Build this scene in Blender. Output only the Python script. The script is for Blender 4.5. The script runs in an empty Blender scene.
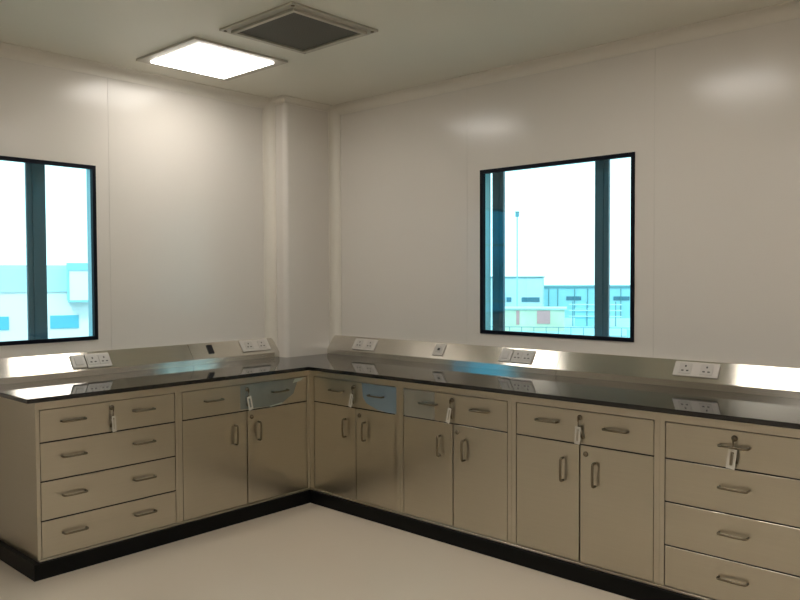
import bpy, bmesh, math, random
from mathutils import Vector, Matrix
random.seed(7)
sc = bpy.context.scene
COL = sc.collection
PI = math.pi

# ------------------------------------------------------------------ materials
def new_mat(name):
    m = bpy.data.materials.new(name); m.use_nodes = True
    nt = m.node_tree
    return m, nt, nt.nodes['Principled BSDF']

def plain(name, col, rough=.5, metal=0., spec=.5, var=0., vscale=6., coat=0.):
    m, nt, b = new_mat(name)
    b.inputs['Roughness'].default_value = rough
    b.inputs['Metallic'].default_value = metal
    b.inputs['Specular IOR Level'].default_value = spec
    b.inputs['Coat Weight'].default_value = coat
    tc = nt.nodes.new('ShaderNodeTexCoord')
    n = nt.nodes.new('ShaderNodeTexNoise'); n.inputs['Scale'].default_value = vscale; n.inputs['Detail'].default_value = 4
    nt.links.new(tc.outputs['Object'], n.inputs['Vector'])
    r = nt.nodes.new('ShaderNodeMixRGB'); r.inputs['Fac'].default_value = .5
    lo = tuple(c * (1 - var) for c in col) + (1,); hi = tuple(min(1, c * (1 + var)) for c in col) + (1,)
    r.inputs['Color1'].default_value = lo; r.inputs['Color2'].default_value = hi
    nt.links.new(n.outputs['Fac'], r.inputs['Fac']); nt.links.new(r.outputs['Color'], b.inputs['Base Color'])
    return m

def brushed(name, col, rough, scale, var=.06, bump=.0, rvar=.05):
    m, nt, b = new_mat(name)
    b.inputs['Metallic'].default_value = 1
    tc = nt.nodes.new('ShaderNodeTexCoord'); mp = nt.nodes.new('ShaderNodeMapping')
    mp.inputs['Scale'].default_value = scale
    n = nt.nodes.new('ShaderNodeTexNoise'); n.inputs['Scale'].default_value = 1; n.inputs['Detail'].default_value = 5
    nt.links.new(tc.outputs['Object'], mp.inputs['Vector']); nt.links.new(mp.outputs['Vector'], n.inputs['Vector'])
    mx = nt.nodes.new('ShaderNodeMixRGB')
    mx.inputs['Color1'].default_value = tuple(c * (1 - var) for c in col) + (1,)
    mx.inputs['Color2'].default_value = tuple(min(1, c * (1 + var)) for c in col) + (1,)
    nt.links.new(n.outputs['Fac'], mx.inputs['Fac']); nt.links.new(mx.outputs['Color'], b.inputs['Base Color'])
    mr = nt.nodes.new('ShaderNodeMapRange')
    mr.inputs['To Min'].default_value = rough - rvar; mr.inputs['To Max'].default_value = rough + rvar
    nt.links.new(n.outputs['Fac'], mr.inputs['Value']); nt.links.new(mr.outputs['Result'], b.inputs['Roughness'])
    if bump:
        bp = nt.nodes.new('ShaderNodeBump'); bp.inputs['Strength'].default_value = bump; bp.inputs['Distance'].default_value = .001
        nt.links.new(n.outputs['Fac'], bp.inputs['Height']); nt.links.new(bp.outputs['Normal'], b.inputs['Normal'])
    return m

def along_grain(m, rough, aniso):
    """steel brushed along the run: reflections smear up and down the slope, sharp along it."""
    nt = m.node_tree; b = nt.nodes['Principled BSDF']
    b.inputs['Anisotropic'].default_value = aniso
    c = nt.nodes.new('ShaderNodeCombineXYZ'); c.inputs[0].default_value = .01; c.inputs[1].default_value = .02; c.inputs[2].default_value = 1
    nt.links.new(c.outputs[0], b.inputs['Tangent'])
    for l in list(b.inputs['Roughness'].links): nt.links.remove(l)
    b.inputs['Roughness'].default_value = rough
    return m
def emit(name, col, s):
    m = bpy.data.materials.new(name); m.use_nodes = True
    nt = m.node_tree; nt.nodes.remove(nt.nodes['Principled BSDF'])
    e = nt.nodes.new('ShaderNodeEmission'); e.inputs['Color'].default_value = (*col, 1); e.inputs['Strength'].default_value = s
    nt.links.new(e.outputs[0], nt.nodes['Material Output'].inputs[0])
    return m

def glass(name, tint):
    m = bpy.data.materials.new(name); m.use_nodes = True
    nt = m.node_tree; nt.nodes.remove(nt.nodes['Principled BSDF'])
    t = nt.nodes.new('ShaderNodeBsdfTransparent'); t.inputs['Color'].default_value = (*tint, 1)
    g = nt.nodes.new('ShaderNodeBsdfGlossy'); g.inputs['Roughness'].default_value = .01; g.inputs['Color'].default_value = (.85, 1, 1, 1)
    lw = nt.nodes.new('ShaderNodeLayerWeight'); lw.inputs['Blend'].default_value = .5
    pw = nt.nodes.new('ShaderNodeMath'); pw.operation = 'POWER'; pw.inputs[1].default_value = 5
    f = nt.nodes.new('ShaderNodeMath'); f.operation = 'MULTIPLY_ADD'; f.inputs[1].default_value = .92; f.inputs[2].default_value = .06
    nt.links.new(lw.outputs['Facing'], pw.inputs[0]); nt.links.new(pw.outputs[0], f.inputs[0])
    mx = nt.nodes.new('ShaderNodeMixShader')
    nt.links.new(f.outputs[0], mx.inputs[0]); nt.links.new(t.outputs[0], mx.inputs[1]); nt.links.new(g.outputs[0], mx.inputs[2])
    nt.links.new(mx.outputs[0], nt.nodes['Material Output'].inputs[0])
    return m

M = {}
M['wall'] = plain('wall_panel_paint', (.69, .65, .592), .19, spec=.34, var=.015, vscale=1.5)
M['ceil'] = plain('ceiling_panel_paint', (.73, .705, .61), .35, spec=.4, var=.02, vscale=1.2)
M['cove'] = plain('aluminium_cove', (.72, .68, .60), .40, spec=.5, var=.01)
M['seam'] = plain('panel_joint', (.61, .575, .52), .4)
M['floor'] = plain('epoxy_floor', (.65, .565, .46), .30, spec=.45, var=.03, vscale=1.6)
M['steel'] = brushed('brushed_steel_front', (.57, .53, .44), .30, (3, 3, 160), var=.05, bump=.02)
M['steel_frame'] = brushed('brushed_steel_frame', (.59, .55, .46), .30, (40, 40, 40), var=.02, rvar=.01)
M['steel_ledge'] = brushed('brushed_steel_ledge', (.72, .69, .625), .075, (4, 4, 160), var=.04, rvar=.02)
along_grain(M['steel_ledge'], .19, .97)
M['dark_steel'] = brushed('handle_steel', (.20, .17, .12), .35, (20, 20, 20), var=.1)
M['lock'] = brushed('lock_metal', (.20, .165, .12), .35, (40, 40, 40), var=.1)
M['granite'] = plain('black_granite', (.012, .012, .012), .045, spec=.62, var=.5, vscale=180)
M['kick'] = plain('black_kick', (.004, .004, .004), .5, spec=.15, var=.1)
M['black'] = plain('black_plastic', (.008, .008, .010), .4)
M['frame'] = plain('black_window_seal', (.005, .006, .012), .5, spec=.12)
M['mullion'] = plain('slate_aluminium', (.075, .10, .13), .4, var=.05)
M['reveal'] = plain('sky_tinted_reveal', (.50, .76, .82), .4)  # sky reflection put into the cyan base colour
M['glass'] = glass('cyan_tinted_glass', (.60, .93, .97))
M['plate'] = plain('white_socket_plastic', (.56, .52, .47), .35, var=.01)
M['outlet'] = plain('socket_face_plastic', (.50, .465, .42), .4, var=.01)
M['hole'] = plain('socket_hole', (.05, .045, .04), .6)
M['tag'] = plain('pale_key_tag', (.66, .63, .56), .45, var=.03)
M['patch'] = plain('blue_front_patch', (.27, .37, .46), .30, metal=.4, var=.12, vscale=9)
M['patch_teal'] = plain('teal_front_patch', (.28, .31, .29), .28, metal=.6, var=.18, vscale=14)
M['patch_grey'] = plain('grey_front_patch', (.46, .47, .44), .27, metal=.75, var=.1, vscale=9)
M['patch_pale'] = plain('pale_front_patch', (.55, .62, .55), .3, var=.1, vscale=30)
M['lamp'] = emit('lamp_diffuser_glow', (1.0, .95, .885), 13.6)
M['lamp_frame'] = plain('lamp_frame_paint', (.50, .46, .39), .4)
M['vent_frame'] = plain('vent_frame_metal', (.46, .43, .36), .35, metal=.2, var=.12, vscale=25)
M['b_wall'] = plain('pale_factory_cladding', (.50, .70, .74), .7, var=.06, vscale=.8)
M['b_wall2'] = plain('cyan_factory_cladding', (.28, .60, .68), .7, var=.06, vscale=.8)
M['b_white'] = plain('white_factory_render', (.85, .87, .87), .7, var=.03, vscale=.6)
M['b_roof'] = plain('factory_roof_edge', (.12, .30, .36), .6, var=.05)
M['b_win'] = plain('factory_window_glass', (.05, .17, .24), .3)
M['b_winblue'] = plain('blue_window_glass', (.10, .45, .58), .3)
M['b_shed'] = plain('beige_shed', (.50, .55, .42), .7, var=.25, vscale=1.3)
M['b_rust'] = plain('rust_red_metal', (.50, .25, .25), .6, var=.1)
M['b_deck'] = plain('pale_roof_deck', (.32, .62, .68), .7, var=.12, vscale=1.1)
M['b_rail'] = plain('blue_grey_railing', (.10, .25, .30), .5)
M['b_blue'] = plain('blue_curtain_glass', (.03, .52, .85), .12, metal=1., var=.05)
M['ground'] = plain('yard_ground', (.30, .34, .33), .9, var=.1, vscale=.1)

def perf_mat():
    m, nt, b = new_mat('perforated_grille')
    b.inputs['Roughness'].default_value = .5; b.inputs['Metallic'].default_value = .2
    tc = nt.nodes.new('ShaderNodeTexCoord'); mp = nt.nodes.new('ShaderNodeMapping'); mp.inputs['Scale'].default_value = (90, 90, 90)
    v = nt.nodes.new('ShaderNodeTexVoronoi'); v.inputs['Randomness'].default_value = 0; v.inputs['Scale'].default_value = 1
    rp = nt.nodes.new('ShaderNodeValToRGB')
    rp.color_ramp.elements[0].position = .25; rp.color_ramp.elements[0].color = (.012, .012, .01, 1)
    rp.color_ramp.elements[1].position = .40; rp.color_ramp.elements[1].color = (.075, .075, .06, 1)
    nt.links.new(tc.outputs['Object'], mp.inputs['Vector']); nt.links.new(mp.outputs['Vector'], v.inputs['Vector'])
    nt.links.new(v.outputs['Distance'], rp.inputs['Fac']); nt.links.new(rp.outputs['Color'], b.inputs['Base Color'])
    return m
M['grille'] = perf_mat()

# ------------------------------------------------------------------ mesh helpers
class MB:
    def __init__(s): s.bm = bmesh.new()
    def box(s, x0, x1, y0, y1, z0, z1, bev=0., seg=2):
        b = s.bm
        vs = [b.verts.new((x, y, z)) for x in (x0, x1) for y in (y0, y1) for z in (z0, z1)]
        fs = [(0, 1, 3, 2), (4, 6, 7, 5), (0, 4, 5, 1), (2, 3, 7, 6), (0, 2, 6, 4), (1, 5, 7, 3)]
        faces = [b.faces.new([vs[i] for i in f]) for f in fs]
        if bev:
            es = list({e for f in faces for e in f.edges})
            bmesh.ops.bevel(b, geom=es, offset=bev, segments=seg, affect='EDGES', profile=.5)
        return s
    def prism(s, poly, to3, a0, a1):
        """poly: 2-D loop, to3(u, v, a) gives the point at length a."""
        b = s.bm
        A = [b.verts.new(to3(u, v, a0)) for u, v in poly]; B = [b.verts.new(to3(u, v, a1)) for u, v in poly]
        n = len(poly)
        b.faces.new(A); b.faces.new(B[::-1])
        for i in range(n): b.faces.new((A[i], B[i], B[(i + 1) % n], A[(i + 1) % n]))
        return s
    def tube(s, pts, r, n=10, closed=False):
        b = s.bm; P = [Vector(p) for p in pts]; k = len(P); rings = []
        ref = None
        for i in range(k):
            if closed: t = P[(i + 1) % k] - P[i - 1]
            else: t = P[min(i + 1, k - 1)] - P[max(i - 1, 0)]
            t.normalize()
            if ref is None:
                ref = t.orthogonal().normalized()
            ref = (ref - t * ref.dot(t)).normalized(); w = t.cross(ref)
            rings.append([b.verts.new(P[i] + (ref * math.cos(2 * PI * j / n) + w * math.sin(2 * PI * j / n)) * r) for j in range(n)])
        for i in range(k if closed else k - 1):
            R0, R1 = rings[i], rings[(i + 1) % k]
            for j in range(n): b.faces.new((R0[j], R0[(j + 1) % n], R1[(j + 1) % n], R1[j]))
        if not closed:
            b.faces.new(rings[0][::-1]); b.faces.new(rings[-1])
        return s
    def lathe(s, prof, axis_pt, n=20, axis='y'):
        """prof: list (radius, offset along axis)."""
        b = s.bm; o = Vector(axis_pt); rings = []
        for r, h in prof:
            ring = []
            for j in range(n):
                c, q = r * math.cos(2 * PI * j / n), r * math.sin(2 * PI * j / n)
                ring.append(b.verts.new(o + (Vector((c, h, q)) if axis == 'y' else Vector((c, q, h)))))
            rings.append(ring)
        for i in range(len(rings) - 1):
            for j in range(n): b.faces.new((rings[i][j], rings[i][(j + 1) % n], rings[i + 1][(j + 1) % n], rings[i + 1][j]))
        b.faces.new(rings[0][::-1]); b.faces.new(rings[-1])
        return s
    def ring(s, outer, inner, to3, a0, a1):
        """rectangular ring (x0,x1,y0,y1) as one welded solid between depths a0 and a1."""
        b = s.bm
        def loop(r, a): x0, x1, y0, y1 = r; return [b.verts.new(to3(u, v, a)) for u, v in ((x0, y0), (x1, y0), (x1, y1), (x0, y1))]
        O0, I0, O1, I1 = loop(outer, a0), loop(inner, a0), loop(outer, a1), loop(inner, a1)
        for i in range(4):
            j = (i + 1) % 4
            b.faces.new((O0[i], O0[j], I0[j], I0[i])); b.faces.new((O1[j], O1[i], I1[i], I1[j]))
            b.faces.new((O0[j], O0[i], O1[i], O1[j])); b.faces.new((I0[i], I0[j], I1[j], I1[i]))
        return s
    def build(s, name, mat, parent=None, smooth=False, mtx=None):
        bmesh.ops.recalc_face_normals(s.bm, faces=s.bm.faces)
        me = bpy.data.meshes.new(name)
        if mtx is not None: s.bm.transform(mtx)
        s.bm.to_mesh(me); s.bm.free()
        if smooth:
            for p in me.polygons: p.use_smooth = True
        o = bpy.data.objects.new(name, me); COL.objects.link(o)
        me.materials.append(mat)
        if parent is not None: o.parent = parent
        return o

def tag(o, label=None, cat=None, group=None, kind=None):
    for k, v in (('label', label), ('category', cat), ('group', group), ('kind', kind)):
        if v: o[k] = v
    return o
def empty(name, loc=(0, 0, 0), rz=0., label=None, cat=None, group=None):
    o = bpy.data.objects.new(name, None); COL.objects.link(o)
    o.location = loc; o.rotation_euler = (0, 0, rz); o.empty_display_size = .1
    return tag(o, label, cat, group)
def soft(o, deg=35):
    for p in o.data.polygons: p.use_smooth = True
    o.data.set_sharp_from_angle(angle=math.radians(deg))
    return o
def struct(o): o['kind'] = 'structure'; return o
def copy_tree(o, parent=None):
    c = o.copy(); COL.objects.link(c)
    if parent is not None: c.parent = parent
    for ch in list(o.children): copy_tree(ch, c)
    return c
XYZ = lambda u, v, a: (u, v, a)       # plan polygon, extruded upward
XZ = lambda u, v, a: (u, a, v)        # elevation seen along y
YZ = lambda u, v, a: (a, u, v)        # elevation seen along x

# ------------------------------------------------------------------ measures (metres)
DL, DR, H = .6204, .6445, 2.609        # left wall plane y, right wall plane x, ceiling
XC, YC = .190, .459                    # corner column faces
XB, YB = -6.2, -6.6                    # far walls behind the camera
ZC, ZU = .85, .829                     # worktop top / underside
HK = .076                              # kick height

# ------------------------------------------------------------------ room shell
struct(MB().box(XB - .1, DR + .1, YB - .1, DL + .1, -.1, 0).build('floor', M['floor']))
struct(MB().box(XB - .1, DR + .1, YB - .1, DL + .1, H, H + .1).build('ceiling', M['ceil']))
W1 = (-2.055, -1.059, 1.047, 2.031)    # x0, x1, z0, z1 in the left wall
W2 = (-1.824, -.840, 1.055, 2.033)     # y0, y1, z0, z1 in the right wall
struct(MB().ring((XB - .1, DR + .1, 0, H), W1, XZ, DL, DL + .09).build('wall_left', M['wall']))
struct(MB().ring((YB - .1, DL, 0, H), W2, YZ, DR, DR + .09).build('wall_right', M['wall']))
struct(MB().box(XB - .1, XB, YB - .1, DL, 0, H).build('wall_far', M['wall']))
struct(MB().box(XB, DR, YB - .1, YB, 0, H).build('wall_rear', M['wall']))

# corner column with a rounded outer corner
rc = .035
poly = [(DR, DL), (XC, DL)] + [(XC + rc - rc * math.cos(t), YC + rc - rc * math.sin(t)) for t in [PI / 2 * i / 10 for i in range(11)]] + [(DR, YC)]
co = struct(MB().prism(poly, XYZ, ZC, H).build('wall_column', M['wall'], smooth=False))
soft(co)
# aluminium coves: concave quarter rounds
def cove(name, c, to3, a0, a1):
    arc = [(c - c * math.sin(PI / 2 * i / 10), c - c * math.cos(PI / 2 * i / 10)) for i in range(11)]
    e = .004
    poly = [(c + .012, 0), (c + .012, e)] + [(u + e * .4, v + e) if i < 5 else (u + e, v + e * .4) for i, (u, v) in enumerate(arc)] + [(e, c + .012), (0, c + .012), (0, 0)]
    o = struct(MB().prism(poly, to3, a0, a1).build(name, M['cove']))
    soft(o)
    return o
cc = .05
cove('trim_1', cc, lambda u, v, a: (a, DL - u, H - v), XB, XC)
cove('trim_2', cc, lambda u, v, a: (DR - u, a, H - v), YB, YC)
def mitre(u, v, a):      # runs round the column: wall -> outer corner -> right wall
    return ((XC - u, DL, H - v), (XC - u, YC - u, H - v), (DR, YC - u, H - v))[a]
def cove_bend(name, c):
    arc = [(c - c * math.sin(PI / 2 * i / 10), c - c * math.cos(PI / 2 * i / 10)) for i in range(11)]
    poly = [(c + .012, 0), (c + .012, .004)] + [(u + .002, v + .002) for u, v in arc] + [(.004, c + .012), (0, c + .012), (0, 0)]
    m = MB(); b = m.bm
    rows = [[b.verts.new(mitre(u, v, a)) for u, v in poly] for a in range(3)]
    n = len(poly)
    for k in range(2):
        for i in range(n): b.faces.new((rows[k][i], rows[k + 1][i], rows[k + 1][(i + 1) % n], rows[k][(i + 1) % n]))
    b.faces.new(rows[0]); b.faces.new(rows[2][::-1])
    return struct(soft(m.build(name, M['cove'])))
cove_bend('trim_3', .03)
cove('trim_5', cc, lambda u, v, a: (XC - u, DL - v, a), .905, H)
cove('trim_6', cc, lambda u, v, a: (DR - u, YC - v, a), .905, H)
# flush panel joints in the walls
n = 7
for x in (-.973, -2.17, .10 - 3.46):
    z0, z1 = .979, H - .06
    struct(MB().box(x - .0015, x + .0015, DL - .0012, DL + .004, z0, z1).build('trim_%d' % n, M['seam'])); n += 1
for y in (-.735, -1.932, -3.13):
    for z0, z1 in (((W2[3] + .02, H - .06),) if -1.83 < y < -.83 else ((.979, H - .06),)):
        struct(MB().box(DR - .0012, DR + .004, y - .0015, y + .0015, z0, z1).build('trim_%d' % n, M['seam'])); n += 1

# windows
def window(name, to3, r, base, bars):
    u0, u1, v0, v1 = r
    f = .017
    fr = struct(MB().ring((u0 - .004, u1 + .004, v0 - .004, v1 + .004), (u0 + f, u1 - f, v0 + f, v1 - f), to3, base - .006, base + .022).build(name, M['frame']))
    MB().ring((u0, u1, v0, v1), (u0 + .006, u1 - .006, v0 + .006, v1 - .006), to3, base + .023, base + .092).build('window_reveal', M['reveal'], fr)
    g = MB(); b = g.bm
    vs = [b.verts.new(to3(u, v, base + .010)) for u, v in ((u0 + f, v0 + f), (u1 - f, v0 + f), (u1 - f, v1 - f), (u0 + f, v1 - f))]
    b.faces.new(vs); g.build('window_pane', M['glass'], fr)
    for b0, b1 in bars:
        m = MB()
        p = [(b0, base + .095), (b1, base + .095), (b1, base + .112), (b0, base + .112)]
        m.prism([(q[0], q[1]) for q in p], lambda u, w, a: to3(u, a, w), v0 - .05, v1 + .05)
        mo = m.build('mullion', M['mullion'], fr)
        MB().prism([(b0 + .03, base + .089), (b1 - .03, base + .089), (b1 - .03, base + .0945), (b0 + .03, base + .0945)],
                   lambda u, w, a: to3(u, a, w), v0 - .05, v1 + .05).build('bead', M['mullion'], mo)
    return fr
window('window_1', XZ, W1, DL, [(-1.400, -1.298)])
window('window_2', YZ, W2, DR, [(-.938, -.856), (-1.630, -1.548)])

# ------------------------------------------------------------------ cabinets
BACK = .60
G = .0034          # half gap round a front
def handle_h(x, z, parent, L=.112):
    """horizontal bar pull on two feet."""
    m = MB(); y = -.027
    m.tube([(x - L / 2, 0, z), (x - L / 2, y + .008, z), (x - L / 2 + .003, y + .002, z), (x - L / 2 + .010, y, z), (x, y - .002, z), (x + L / 2 - .010, y, z),
            (x + L / 2 - .003, y + .002, z), (x + L / 2, y + .008, z), (x + L / 2, 0, z)], .0050, 8)
    return m.build('handle', M['dark_steel'], parent, smooth=True)
def handle_v(x, z, parent, L=.105):
    m = MB(); y = -.027
    m.tube([(x, 0, z - L / 2), (x, y + .008, z - L / 2), (x, y + .002, z - L / 2 + .003), (x, y, z - L / 2 + .010), (x, y - .002, z), (x, y, z + L / 2 - .010),
            (x, y + .002, z + L / 2 - .003), (x, y + .008, z + L / 2), (x, 0, z + L / 2)], .0060, 8)
    return m.build('handle', M['dark_steel'], parent, smooth=True)
def lock(x, z, parent):
    o = MB().lathe([(.0125, -.0003), (.0125, -.004), (.0105, -.006), (.0095, -.008), (.002, -.0085)], (x, 0, z), 18).build('lock', M['lock'], parent, smooth=True)
    return o

ZB0, Z1, Z2, Z3, ZT = .084, .261, .446, .629, .785
def front(name, x0, x1, z0, z1, parent):
    return MB().box(x0 + G, x1 - G, 0, .018, z0 + G, z1 - G, .0006, 1).build(name, M['steel'], parent)
def carcass(t, W, s, rails, cut=0.):
    m = MB(); b = .0012
    zt = ZU - .001
    m.box(0, .002, .001, BACK, HK + .0005, zt); m.box(W - .002, W, .001, BACK, HK + .0005, zt); m.box(.002, W - .002, BACK - .002, BACK, HK + .0005, zt)
    m.box(.002, W - .002, .02, BACK - .002, HK + .0005, HK + .003); m.box(.002, W - .002, .02, BACK - .002, zt - .003, zt)
    m.box(.002, W - .002, .1, .104, HK + .003, zt - .003)
    o = m.build('carcass', M['steel'], t)
    f = MB().ring((.0007, W - .0007, HK + .0005, zt), (s, W - s, ZB0, ZT), XZ, 0, .018)
    f.build('face_frame', M['steel_frame'], t)
    for z in rails: MB().box(s, W - s, .002, .018, z - G + .0002, z + G - .0002).build('gap_shade', M['black'], t)  # black strips put in for the shade between the fronts
    MB().box(.0005, W - .0005 - cut, -.014, -.0005, HK + .0006, HK + .010, .001, 1).build('base_rail', M['steel_frame'], t)
def side_panel(t, W): pass

def drawer_cabinet(loc, rz, W, s, label, cols):
    t = empty('drawer_cabinet', loc, rz, label, 'cabinet')
    carcass(t, W, s, (Z1, Z2, Z3))
    zs = [ZB0, Z1, Z2, Z3, ZT]
    cx = W / 2
    for i in range(4):
        d = front('drawer', s, W - s, zs[i], zs[i + 1], t)
        zh = {0: .177, 1: .358, 2: .543, 3: .711}[i]
        for c in cols: handle_h(c, zh + .008, d)
        if i == 3: lock(cx, .752, d)
    return t
def patch(d, pts, mat, name='front_patch'):
    return MB().prism(pts, lambda u, v, a: (u, a, v), -.0006 if name == 'front_patch' else -.0013, -.0001 if name == 'front_patch' else -.0007).build(name, mat, d)
def door_cabinet(loc, rz, W, s0, s1, split, label, hx=(.25, .75), lock_x=None):
    t = empty('door_cabinet', loc, rz, label, 'cabinet')
    m = MB(); zt = ZU - .001
    carcass(t, W, s0, (Z3,), .016 if rz == 0 else 0.)
    d = front('drawer', s0, W - s1, Z3, ZT, t)
    for h in hx: handle_h(h, .717, d)
    lx = split if lock_x is None else lock_x
    lock(lx, .752, d)
    a = front('door', s0, split, ZB0, Z3, t); b = front('door', split, W - s1, ZB0, Z3, t)
    handle_v(split - .085, .502, a); handle_v(split + .078, .502, b)
    lock(split + .031, .589, b)
    return t, d
RL, RR = 0., -PI / 2
XL = -1.661
c1 = drawer_cabinet((XL, 0, 0), RL, .740, .017, 'steel cabinet of four two-handled drawers at the left end of the worktop', (.175, .540))
c2, d2 = door_cabinet((-.921, 0, 0), RL, .921, .024, .024, .447, 'wide steel two-door cabinet left of the inner corner, teal area on its drawer', (.219, .681), .447)
c3, d3 = door_cabinet((0, 0, 0), RR, .762, .038, .024, .409, 'steel two-door cabinet right of the inner corner, bright blue area on its drawer', (.252, .582), .395)
c4, d4 = door_cabinet((0, -.762, 0), RR, .742, .024, .024, .374, 'steel two-door cabinet below the square single socket, grey-blue area at drawer edge', (.212, .553), .368)
c5, d5 = door_cabinet((0, -1.504, 0), RR, .751, .025, .025, .372, 'steel two-door cabinet beside the single-handled drawer stack, no blue area on it', (.203, .552), .372)
c6 = drawer_cabinet((0, -2.255, 0), RR, .610, .021, 'steel cabinet with four single-handled drawers at the right edge of the photo', (.305,))
# thin blue, teal and grey patches on three drawer fronts
patch(d2, [(.40, .780), (.40, .640), (.60, .634), (.70, .640), (.79, .690), (.83, .780)], M['patch_teal'])
patch(d2, [(.785, .752), (.845, .762), (.872, .780), (.83, .780), (.800, .778)], M['patch_pale'], 'patch_edge')
patch(d2, [(.60, .634), (.70, .646), (.71, .640), (.62, .630)], M['patch_pale'], 'patch_edge')
patch(d3, [(.46, .781), (.47, .70), (.50, .665), (.58, .640), (.66, .632), (.7345, .632), (.7345, .781)], M['patch'])
patch(d4, [(.028, .781), (.0275, .633), (.250, .633), (.250, .781)], M['patch_grey'])

# black kick plinth under both runs (L-shaped)
k = .028
XE, YE = XL, -2.865
pl = [(XL - k, -k), (-k, -k), (-k, YE), (.56, YE), (.56, .56), (XL - k, .56)]
o = MB().prism(pl, XYZ, 0, HK).build('cabinet_plinth', M['kick'])
tag(o, 'black kick plinth running round under both cabinet runs', 'plinth')

# worktop (L-shaped, notched round the column)
ov = .060
YEND = -2.93
pl = [(XL - ov, -ov), (-ov, -ov), (-ov, YEND), (DR - .001, YEND), (DR - .001, YC - .001), (XC - .001, YC - .001), (XC - .001, DL - .001), (XL - ov, DL - .001)]
m = MB().prism(pl, XYZ, ZU, ZC)
es = [e for e in m.bm.edges if abs(e.verts[0].co.z - e.verts[1].co.z) < 1e-6]
bmesh.ops.bevel(m.bm, geom=es, offset=.003, segments=2, affect='EDGES')
o = m.build('worktop', M['granite'])
tag(o, 'polished black stone worktop turning the corner over the steel cabinets', 'worktop')

# ------------------------------------------------------------------ steel service ledges
DB, ZLIP, ZT2 = .0855, .884, .978
def ledge(profile, to3, a0, a1, label):
    m = MB().prism(profile, to3, a0, a1)
    ax = 0 if to3 is TL else 1
    es = [e for e in m.bm.edges if abs(e.verts[0].co[ax] - e.verts[1].co[ax]) > .1 and e.verts[0].co.z > .87]
    bmesh.ops.bevel(m.bm, geom=es, offset=.0015, segments=2, affect='EDGES')
    o = m.build('service_ledge', M['steel_ledge'])
    return tag(o, label, 'service ledge')
profL = [(DL - .0005, ZC + .0005), (DL - DB, ZC + .0005), (DL - DB, ZLIP), (DL - .017, ZT2), (DL - .0005, ZT2)]
profR = [(DR - .0005, ZC + .0005), (DR - DB, ZC + .0005), (DR - DB, ZLIP), (DR - .022, ZT2), (DR - .0005, ZT2)]
TL = lambda u, v, a: (a, u, v)
TR = lambda u, v, a: (u, a, v)
SL, SR = -.484, -1.413
ledge(profL, TL, XL - .06, SL - .0012, 'sloped steel service ledge below the left window, with the paired sockets')
ledge(profL, TL, SL + .0012, XC - .0015, 'sloped steel service ledge left of the column, with the black outlet')
ledge(profR, TR, SR + .0012, YC - .0015, 'sloped steel service ledge right of the column, running below the right window')
ledge(profR, TR, YEND, SR - .0012, 'sloped steel service ledge at the far right, with one double socket')

# socket plates: local x along the ledge (left to right in view), y up the slope, z outward
def slope(side):
    if side == 'L':
        t = Vector((0, .0685, ZT2 - ZLIP)).normalized(); x = Vector((1, 0, 0)); o = Vector((0, DL - DB, ZLIP))
    else:
        t = Vector((DR - .022 - (DR - DB), 0, ZT2 - ZLIP)).normalized(); x = Vector((0, -1, 0)); o = Vector((DR - DB, 0, ZLIP))
    return o, x, t, x.cross(t)
def place(ob, side, a, s):
    o, x, t, nrm = slope(side)
    p = Vector(o)
    if side == 'L': p.x = a
    else: p.y = a
    p = p + t * s + nrm * .0008
    ob.matrix_world = Matrix(((x.x, t.x, nrm.x, p.x), (x.y, t.y, nrm.y, p.y), (x.z, t.z, nrm.z, p.z), (0, 0, 0, 1)))
def socket(w, h, label, kinds, group=None):
    t = empty('socket_plate', label=label, cat='socket', group=group)
    MB().box(-w / 2, w / 2, -h / 2, h / 2, 0, .008, .003, 2).build('plate', M['plate'], t)
    n = len(kinds)
    for i, k in enumerate(kinds):
        cx = (i - (n - 1) / 2) * w / n * .94
        if k == 'pins':
            f = MB().box(cx - .031, cx + .031, -.029, .029, .008, .0105, .002, 1).build('outlet', M['outlet'], t)
            hm = MB()
            hm.box(cx - .004, cx + .004, .008, .018, .0103, .0108)
            for sx in (-1, 1): hm.box(cx + sx * .012 - .006, cx + sx * .012 + .006, -.015, -.008, .0103, .0108)
            hm.build('pin_holes', M['hole'], f)
        elif k == 'data':
            f = MB().box(cx - .020, cx + .020, -.020, .020, .008, .0105, .002, 1).build('outlet', M['outlet'], t)
            MB().box(cx - .009, cx + .009, -.008, .009, .0103, .0112).build('port', M['hole'], f)
        elif k == 'rocker':
            f = MB().box(cx - .022, cx + .022, -.026, .026, .008, .0125, .003, 2).build('rocker', M['outlet'], t)
    return t
for side, a, s, w, h, kinds, label in (
    ('L', -1.197, .056, .078, .084, ('rocker',), 'white single switch plate left of a double socket, below the left window'),
    ('L', -1.083, .055, .142, .090, ('pins', 'pins'), 'white double socket right of the single plate below the left window'),
    ('L', .011, .066, .230, .088, ('pins', 'pins'), 'white double socket on the left ledge close to the column'),
    ('R', .103, .056, .215, .086, ('pins', 'pins'), 'white double socket on the right ledge close to the column'),
    ('R', -.556, .061, .080, .080, ('data',), 'small square white single outlet between two double sockets on right ledge'),
    ('R', -1.062, .060, .078, .086, ('rocker',), 'white single switch plate joined to a double socket below the right window'),
    ('R', -1.178, .059, .142, .086, ('pins', 'pins'), 'white double socket beside a single plate below the right window'),
    ('R', -2.174, .064, .220, .080, ('pins', 'pins'), 'wide white double socket at the far right of the ledge')):
    place(socket(w, h, label, kinds), side, a, s)
t = empty('socket_plate', label='small black square outlet on the ledge left of the column', cat='socket')
MB().ring((-.019, .019, -.031, .031), (-.013, .013, -.024, .024), XYZ, 0, .005).build('plate', M['black'], t)
MB().box(-.0125, .0125, -.0235, .0235, .0002, .003).build('port', M['black'], t)
place(t, 'L', -.338, .066)

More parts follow.
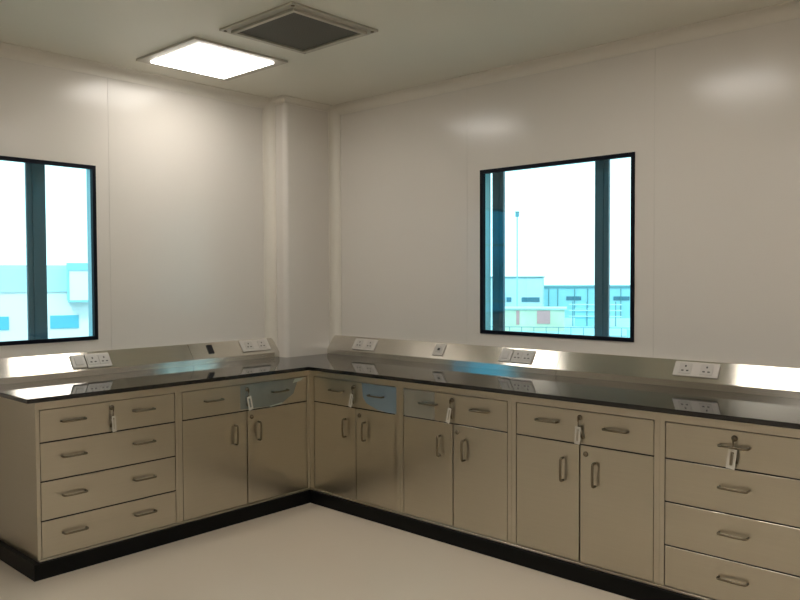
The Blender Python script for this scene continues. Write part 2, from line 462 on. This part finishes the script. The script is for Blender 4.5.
# ------------------------------------------------------------------ keys hanging in the drawer locks
def key_set(cab_loc, rz, x, label, tilt, spare, tag_w=.016):
    t = empty('key_bunch', label=label, cat='keys', group='keys left in the drawer locks')
    # local frame: origin at the lock face, x right, y into the cabinet, z up
    m = MB()
    m.box(-.0016, .0016, -.014, -.0088, -.0035, .0035)
    m.prism([(.0105 * math.cos(2 * PI * i / 14), -.006 + .0125 * math.sin(2 * PI * i / 14)) for i in range(14)], lambda u, v, a: (a, -.0165 + u * .55, v), -.0014, .0014)
    m.build('key', M['lock'], t)
    c = Vector((0, -.0150, -.026)); R = .0135
    MB().tube([(0, c.y + R * .30 * math.cos(a), c.z + R * math.sin(a)) for a in [2 * PI * i / 20 for i in range(20)]], .0012, 6, True).build('ring', M['lock'], t, smooth=True)
    rot = Matrix.Translation((0, 0, -.036)) @ Matrix.Rotation(tilt, 4, 'Y')
    w = tag_w
    MB().ring((-w, w, -.084, -.004), (-w * .42, w * .42, -.070, -.016), XZ, -.0185, -.0165).build('key_tag', M['tag'], t, mtx=rot)
    rot2 = Matrix.Translation((0, 0, -.036)) @ Matrix.Rotation(spare, 4, 'Y')
    m = MB()
    m.prism([(.010 * math.cos(2 * PI * i / 14), -.012 + .012 * math.sin(2 * PI * i / 14)) for i in range(14)], lambda u, v, a: (u, a, v), -.0130, -.0115)
    m.box(-.0035, .0035, -.0130, -.0115, -.062, -.020)
    m.box(-.0065, -.003, -.0130, -.0115, -.058, -.042)
    m.build('spare_key', M['lock'], t, mtx=rot2)
    t.matrix_world = Matrix.Translation(cab_loc) @ Matrix.Rotation(rz, 4, 'Z') @ Matrix.Translation((x, 0, .752))
    return t
key_set((XL, 0, 0), RL, .370, 'keys with a narrow pale tag in the two-handled drawer cabinet at left', -.06, .16, .010)
key_set((-.921, 0, 0), RL, .447, 'keys with a pale looped tag in the teal-toned drawer left of the corner', -.20, .10, .015)
key_set((0, 0, 0), RR, .395, 'keys with a pale tag beside the bright blue area right of the corner', .22, -.14, .012)
key_set((0, -.762, 0), RR, .368, 'keys with a pale tag in the drawer below the square single outlet', .20, -.14, .012)
key_set((0, -1.504, 0), RR, .372, 'tilted keys and tag in the plain steel drawer beside the single-handled drawer stack', .05, -.34, .014)
key_set((0, -2.255, 0), RR, .305, 'keys with a white looped tag behind the top handle of single-handled drawers', .12, -.22, .017)

# ------------------------------------------------------------------ ceiling fittings
def panel_lamp():
    t = empty('ceiling_panel_lamp')
    MB().ring((-.30, .30, -.29, .29), (-.241, .241, -.241, .241), XYZ, -.012, -.0005).build('frame', M['lamp_frame'], t)
    MB().box(-.2405, .2405, -.2405, .2405, -.020, -.001, .002, 1).build('diffuser', M['lamp'], t)
    return t
L0 = panel_lamp(); L0.location = (-.645, .055, H)
tag(L0, 'bright square ceiling panel lamp in a thin frame next to the air vent', 'ceiling lamp')
for x, y, lab in ((-.645, -1.94, 'square ceiling panel lamp further along the right wall, past the vent'),
                  (-.645, -3.745, 'unseen square ceiling panel lamp near the rear of the right wall'),
                  (-3.3, -3.745, 'unseen added square ceiling panel lamp over the middle of the room at the rear'),  # unseen lamps from here on, added to brighten the rear of the room
                  (-4.9, -1.2, 'unseen added square ceiling panel lamp far left, away from the cabinets'),
                  (-5.3, -3.745, 'unseen added square ceiling panel lamp by the far wall behind the camera'),
                  (-3.6, -1.9, 'unseen added square ceiling panel lamp over the open floor between the two cabinet runs'),
                  (-3.3, -5.6, 'unseen added square ceiling panel lamp in front of the middle of the rear wall'),
                  (-.645, -5.6, 'unseen added square ceiling panel lamp in the corner of rear and right walls')):
    c = copy_tree(L0); c.location = (x, y, H); c['label'] = lab
v = empty('ceiling_vent', (-.6545, -.7025, H), 0, 'square ceiling air vent with a dark perforated plate and metal flange', 'vent')
fm = MB().ring((-.271, .271, -.277, .277), (-.232, .232, -.238, .238), XYZ, -.010, -.0005)
fm.build('flange', M['vent_frame'], v)
MB().ring((-.231, .231, -.237, .237), (-.212, .212, -.217, .217), XYZ, -.022, -.0005).build('inner_frame', M['vent_frame'], v)
MB().box(-.211, .211, -.216, .216, -.014, -.004).build('perforated_plate', M['grille'], v)
for sx in (-1, 1):
    for sy in (-1, 1):
        MB().lathe([(.009, -.0105), (.009, -.013), (.004, -.0145)], (sx * .250, sy * .256, 0), 12, 'z').build('screw', M['dark_steel'], v)

# ------------------------------------------------------------------ outside
struct(MB().box(-60, 160, -60, 160, -9.2, -9).build('ground', M['ground']))
CAM = Vector((-3.1156, -3.6301, 1.3965))
def out(name, az, d, label, cat, z=-9.):
    a = math.radians(az)
    return empty(name, (CAM.x + d * math.sin(a), CAM.y + d * math.cos(a), z), -a, label, cat)
# right window: two factory blocks, a roof terrace with a shed and railings, a mast
A2 = 59.67
t = out('factory_building', A2, 62, 'long low pale blue factory with dark strip windows, seen through right window', 'building')
MB().box(-3.2, 9.0, 0, 6, 0, 9.50).build('wall', M['b_wall2'], t)
MB().box(-3.3, 9.1, -.12, 6.1, 9.50, 9.62).build('roof', M['b_roof'], t)
for x0, x1 in ((-.05, 1.10), (2.25, 3.2), (3.55, 4.75), (6.0, 7.2)):
    MB().box(x0, x1, -.05, .0, 8.50, 8.80).build('window', M['b_win'], t)
for x in (-1.4, -.7, .6, 1.6, 2.8, 4.1, 5.4): MB().tube([(x, -.12, 0), (x, -.12, 9.4)], .035, 6).build('downpipe', M['b_rail'], t)
t = out('factory_building', A2, 57, 'taller pale cyan factory block left of the long low factory', 'building')
MB().box(-8, -1.75, 0, 4, 0, 10.30).build('wall', M['b_wall'], t)
MB().box(-8.1, -1.68, -.1, 4.1, 10.30, 10.38).build('roof', M['b_roof'], t)
for x0, x1 in ((-4.35, -4.0), (-3.25, -1.95)): MB().box(x0, x1, -.05, 0, 8.52, 8.85).build('window', M['b_win'], t)
MB().tube([(-4.5, -.1, 0), (-4.5, -.1, 9.3)], .05, 6).build('downpipe', M['b_rail'], t)
t = out('lattice_mast', A2, 51, 'thin tall mast rising above the cyan factory block', 'mast')
MB().tube([(-3.2, 0, 0), (-3.2, 0, 14.3)], .045, 6).build('pole', M['b_wall2'], t)
MB().box(-3.32, -3.08, -.1, .1, 14.3, 14.65).build('lamp_head', M['b_rail'], t)
MB().box(-3.4, -3.0, -.2, .2, 0, .2).build('foot', M['b_rail'], t)
t = out('roof_terrace', A2, 30, 'pale cyan flat roof below the factories outside the right window', 'building')
MB().box(-5.5, 9, -8, 18, 0, 7.85).build('wall', M['b_deck'], t)
rl = MB()
for x in [-3 + .45 * i for i in range(15)]: rl.tube([(x, -1, 7.85), (x, -1, 8.5)], .014, 5)
for z in (8.2, 8.5): rl.tube([(-3.2, -1, z), (3.6, -1, z)], .014, 5)
rl.build('railing', M['b_rail'], t)
t = out('rooftop_shed', A2, 36, 'long low beige shed with reddish panels on the flat roof', 'shed', -1.15)
MB().box(-3.0, -.1, 0, 1.6, 0, 1.02).build('wall', M['b_shed'], t)
MB().box(-3.1, 0, -.1, 1.7, 1.02, 1.08).build('roof', M['b_wall'], t)
MB().box(-1.35, -.75, -.03, 0, .35, .95).build('panel', M['b_rust'], t)
MB().box(-2.3, -2.15, -.03, 0, .3, .95).build('panel', M['b_rust'], t)
t = out('pipe_rack', A2, 40, 'blue-grey pipe rack standing on the flat roof near the mullion', 'pipe rack', -1.15)
rk = MB()
for x in (.3, 1.0, 1.7, 2.4): rk.tube([(x, 0, 0), (x, 0, 1.25)], .03, 6)
rk.build('post', M['b_rail'], t)
for z in (.5, .8, 1.1): MB().tube([(.1, 0, z), (2.7, 0, z)], .03, 6).build('pipe', M['b_wall'], t)
MB().box(.4, 1.5, .1, .6, 0, .9).build('duct', M['b_wall2'], t)
t = out('rooftop_unit', A2, 27, 'dark louvred cooling unit on the flat roof at right of right window', 'cooling unit', -1.15)
MB().box(2.05, 3.4, 0, .8, .12, .72, .02, 1).build('casing', M['b_deck'], t)
for x in (2.15, 2.5, 2.85, 3.2): MB().box(x, x + .07, -.03, 0, .15, .7).build('louvre', M['b_rail'], t)
for x in (2.15, 3.2): MB().box(x, x + .1, .1, .7, 0, .12).build('foot', M['b_rail'], t)
t = out('pipe_elbow', A2, 26, 'small rust-coloured dome cap at the sill of the right window', 'pipe cap', -1.15)
MB().lathe([(.16, 0), (.16, .14), (.14, .20), (.08, .25), (.01, .26)], (-.62, 0, 0), 16, 'z').build('cap', M['b_rust'], t, smooth=True)
# left window: white block with blue windows
A1 = 23.5
t = out('factory_building', A1, 40, 'white rendered factory block with blue windows, seen through left window', 'building')
MB().box(-7, 2.6, 0, 8, 0, 9.75).build('wall', M['b_white'], t)
MB().box(-7.1, 2.7, -.1, 8, 9.75, 11.0).build('roof', M['b_wall'], t)
for x0, x1 in ((-3.9, -2.2), (-.45, .80)): MB().box(x0, x1, -.06, 0, 8.0, 8.62).build('window', M['b_winblue'], t)
t = out('wall_box', A1, 39.2, 'white duct box with cyan edges on the white factory wall', 'duct', 0)
MB().box(.40, 1.35, 0, .7, -.55 + .9, 1.75).build('casing', M['b_white'], t)
MB().box(.30, 1.40, -.05, .72, 1.75, 2.1).build('lid', M['b_wall2'], t)
MB().box(.34, 1.36, -.05, .72, .25, .345).build('bottom', M['b_wall2'], t)
MB().box(.30, .395, -.05, .72, .345, 1.75).build('side', M['b_wall2'], t)

# an unseen blue glass block added beside the left window: it shows in the steel ledges and in the right window's glass
t = empty('added_blue_block', (-27, 23, -9), math.radians(53), 'unseen blue glass block added beside the white factory, mirrored in the steel ledges', 'building')
MB().box(-14, 14, 0, 8, 0, 20).build('wall', M['b_blue'], t)
MB().box(-14.2, 14.2, -.2, 8.2, 20, 20.5).build('roof', M['b_roof'], t)
gm = MB()
for z in (3, 6, 9, 12, 15, 18): gm.box(-14, 14, -.06, -.001, z, z + .12)
gm.build('floor_bands', M['b_roof'], t)
# ------------------------------------------------------------------ light
w = bpy.data.worlds.new('overcast_sky'); sc.world = w; w.use_nodes = True
nt = w.node_tree; bg = nt.nodes['Background']
tc = nt.nodes.new('ShaderNodeTexCoord'); sp = nt.nodes.new('ShaderNodeSeparateXYZ'); rp = nt.nodes.new('ShaderNodeValToRGB')
nt.links.new(tc.outputs['Generated'], sp.inputs[0]); nt.links.new(sp.outputs['Z'], rp.inputs['Fac']); nt.links.new(rp.outputs['Color'], bg.inputs['Color'])
rp.color_ramp.elements[0].color = (.95, 1, 1, 1); rp.color_ramp.elements[1].color = (.80, .92, 1, 1)
bg.inputs['Strength'].default_value = 2.2
s = bpy.data.lights.new('sun', 'SUN'); s.energy = 2.0; s.angle = .2; s.color = (1, .97, .92)
so = bpy.data.objects.new('sun', s); COL.objects.link(so)
so.rotation_euler = Vector((.62, .55, -.75)).to_track_quat('-Z', 'Y').to_euler()

# ------------------------------------------------------------------ camera
yaw, pitch, roll, f = .8272, -.0303, -.0039, 767.33
F = Vector((math.cos(pitch) * math.sin(yaw), math.cos(pitch) * math.cos(yaw), math.sin(pitch)))
R0 = Vector((math.cos(yaw), -math.sin(yaw), 0)); U0 = R0.cross(F)
Rv = R0 * math.cos(roll) + U0 * math.sin(roll); Uv = Rv.cross(F)
cd = bpy.data.cameras.new('camera'); cam = bpy.data.objects.new('camera', cd); COL.objects.link(cam)
cam.matrix_world = Matrix(((Rv.x, Uv.x, -F.x, CAM.x), (Rv.y, Uv.y, -F.y, CAM.y), (Rv.z, Uv.z, -F.z, CAM.z), (0, 0, 0, 1)))
cd.sensor_width = 36; cd.lens = f / 800 * 36; cd.clip_start = .05; cd.clip_end = 500
sc.camera = cam
sc.view_settings.view_transform = 'Standard'
sc.view_settings.look = 'None'
sc.cycles.max_bounces = 10
sc.cycles.use_denoising = True
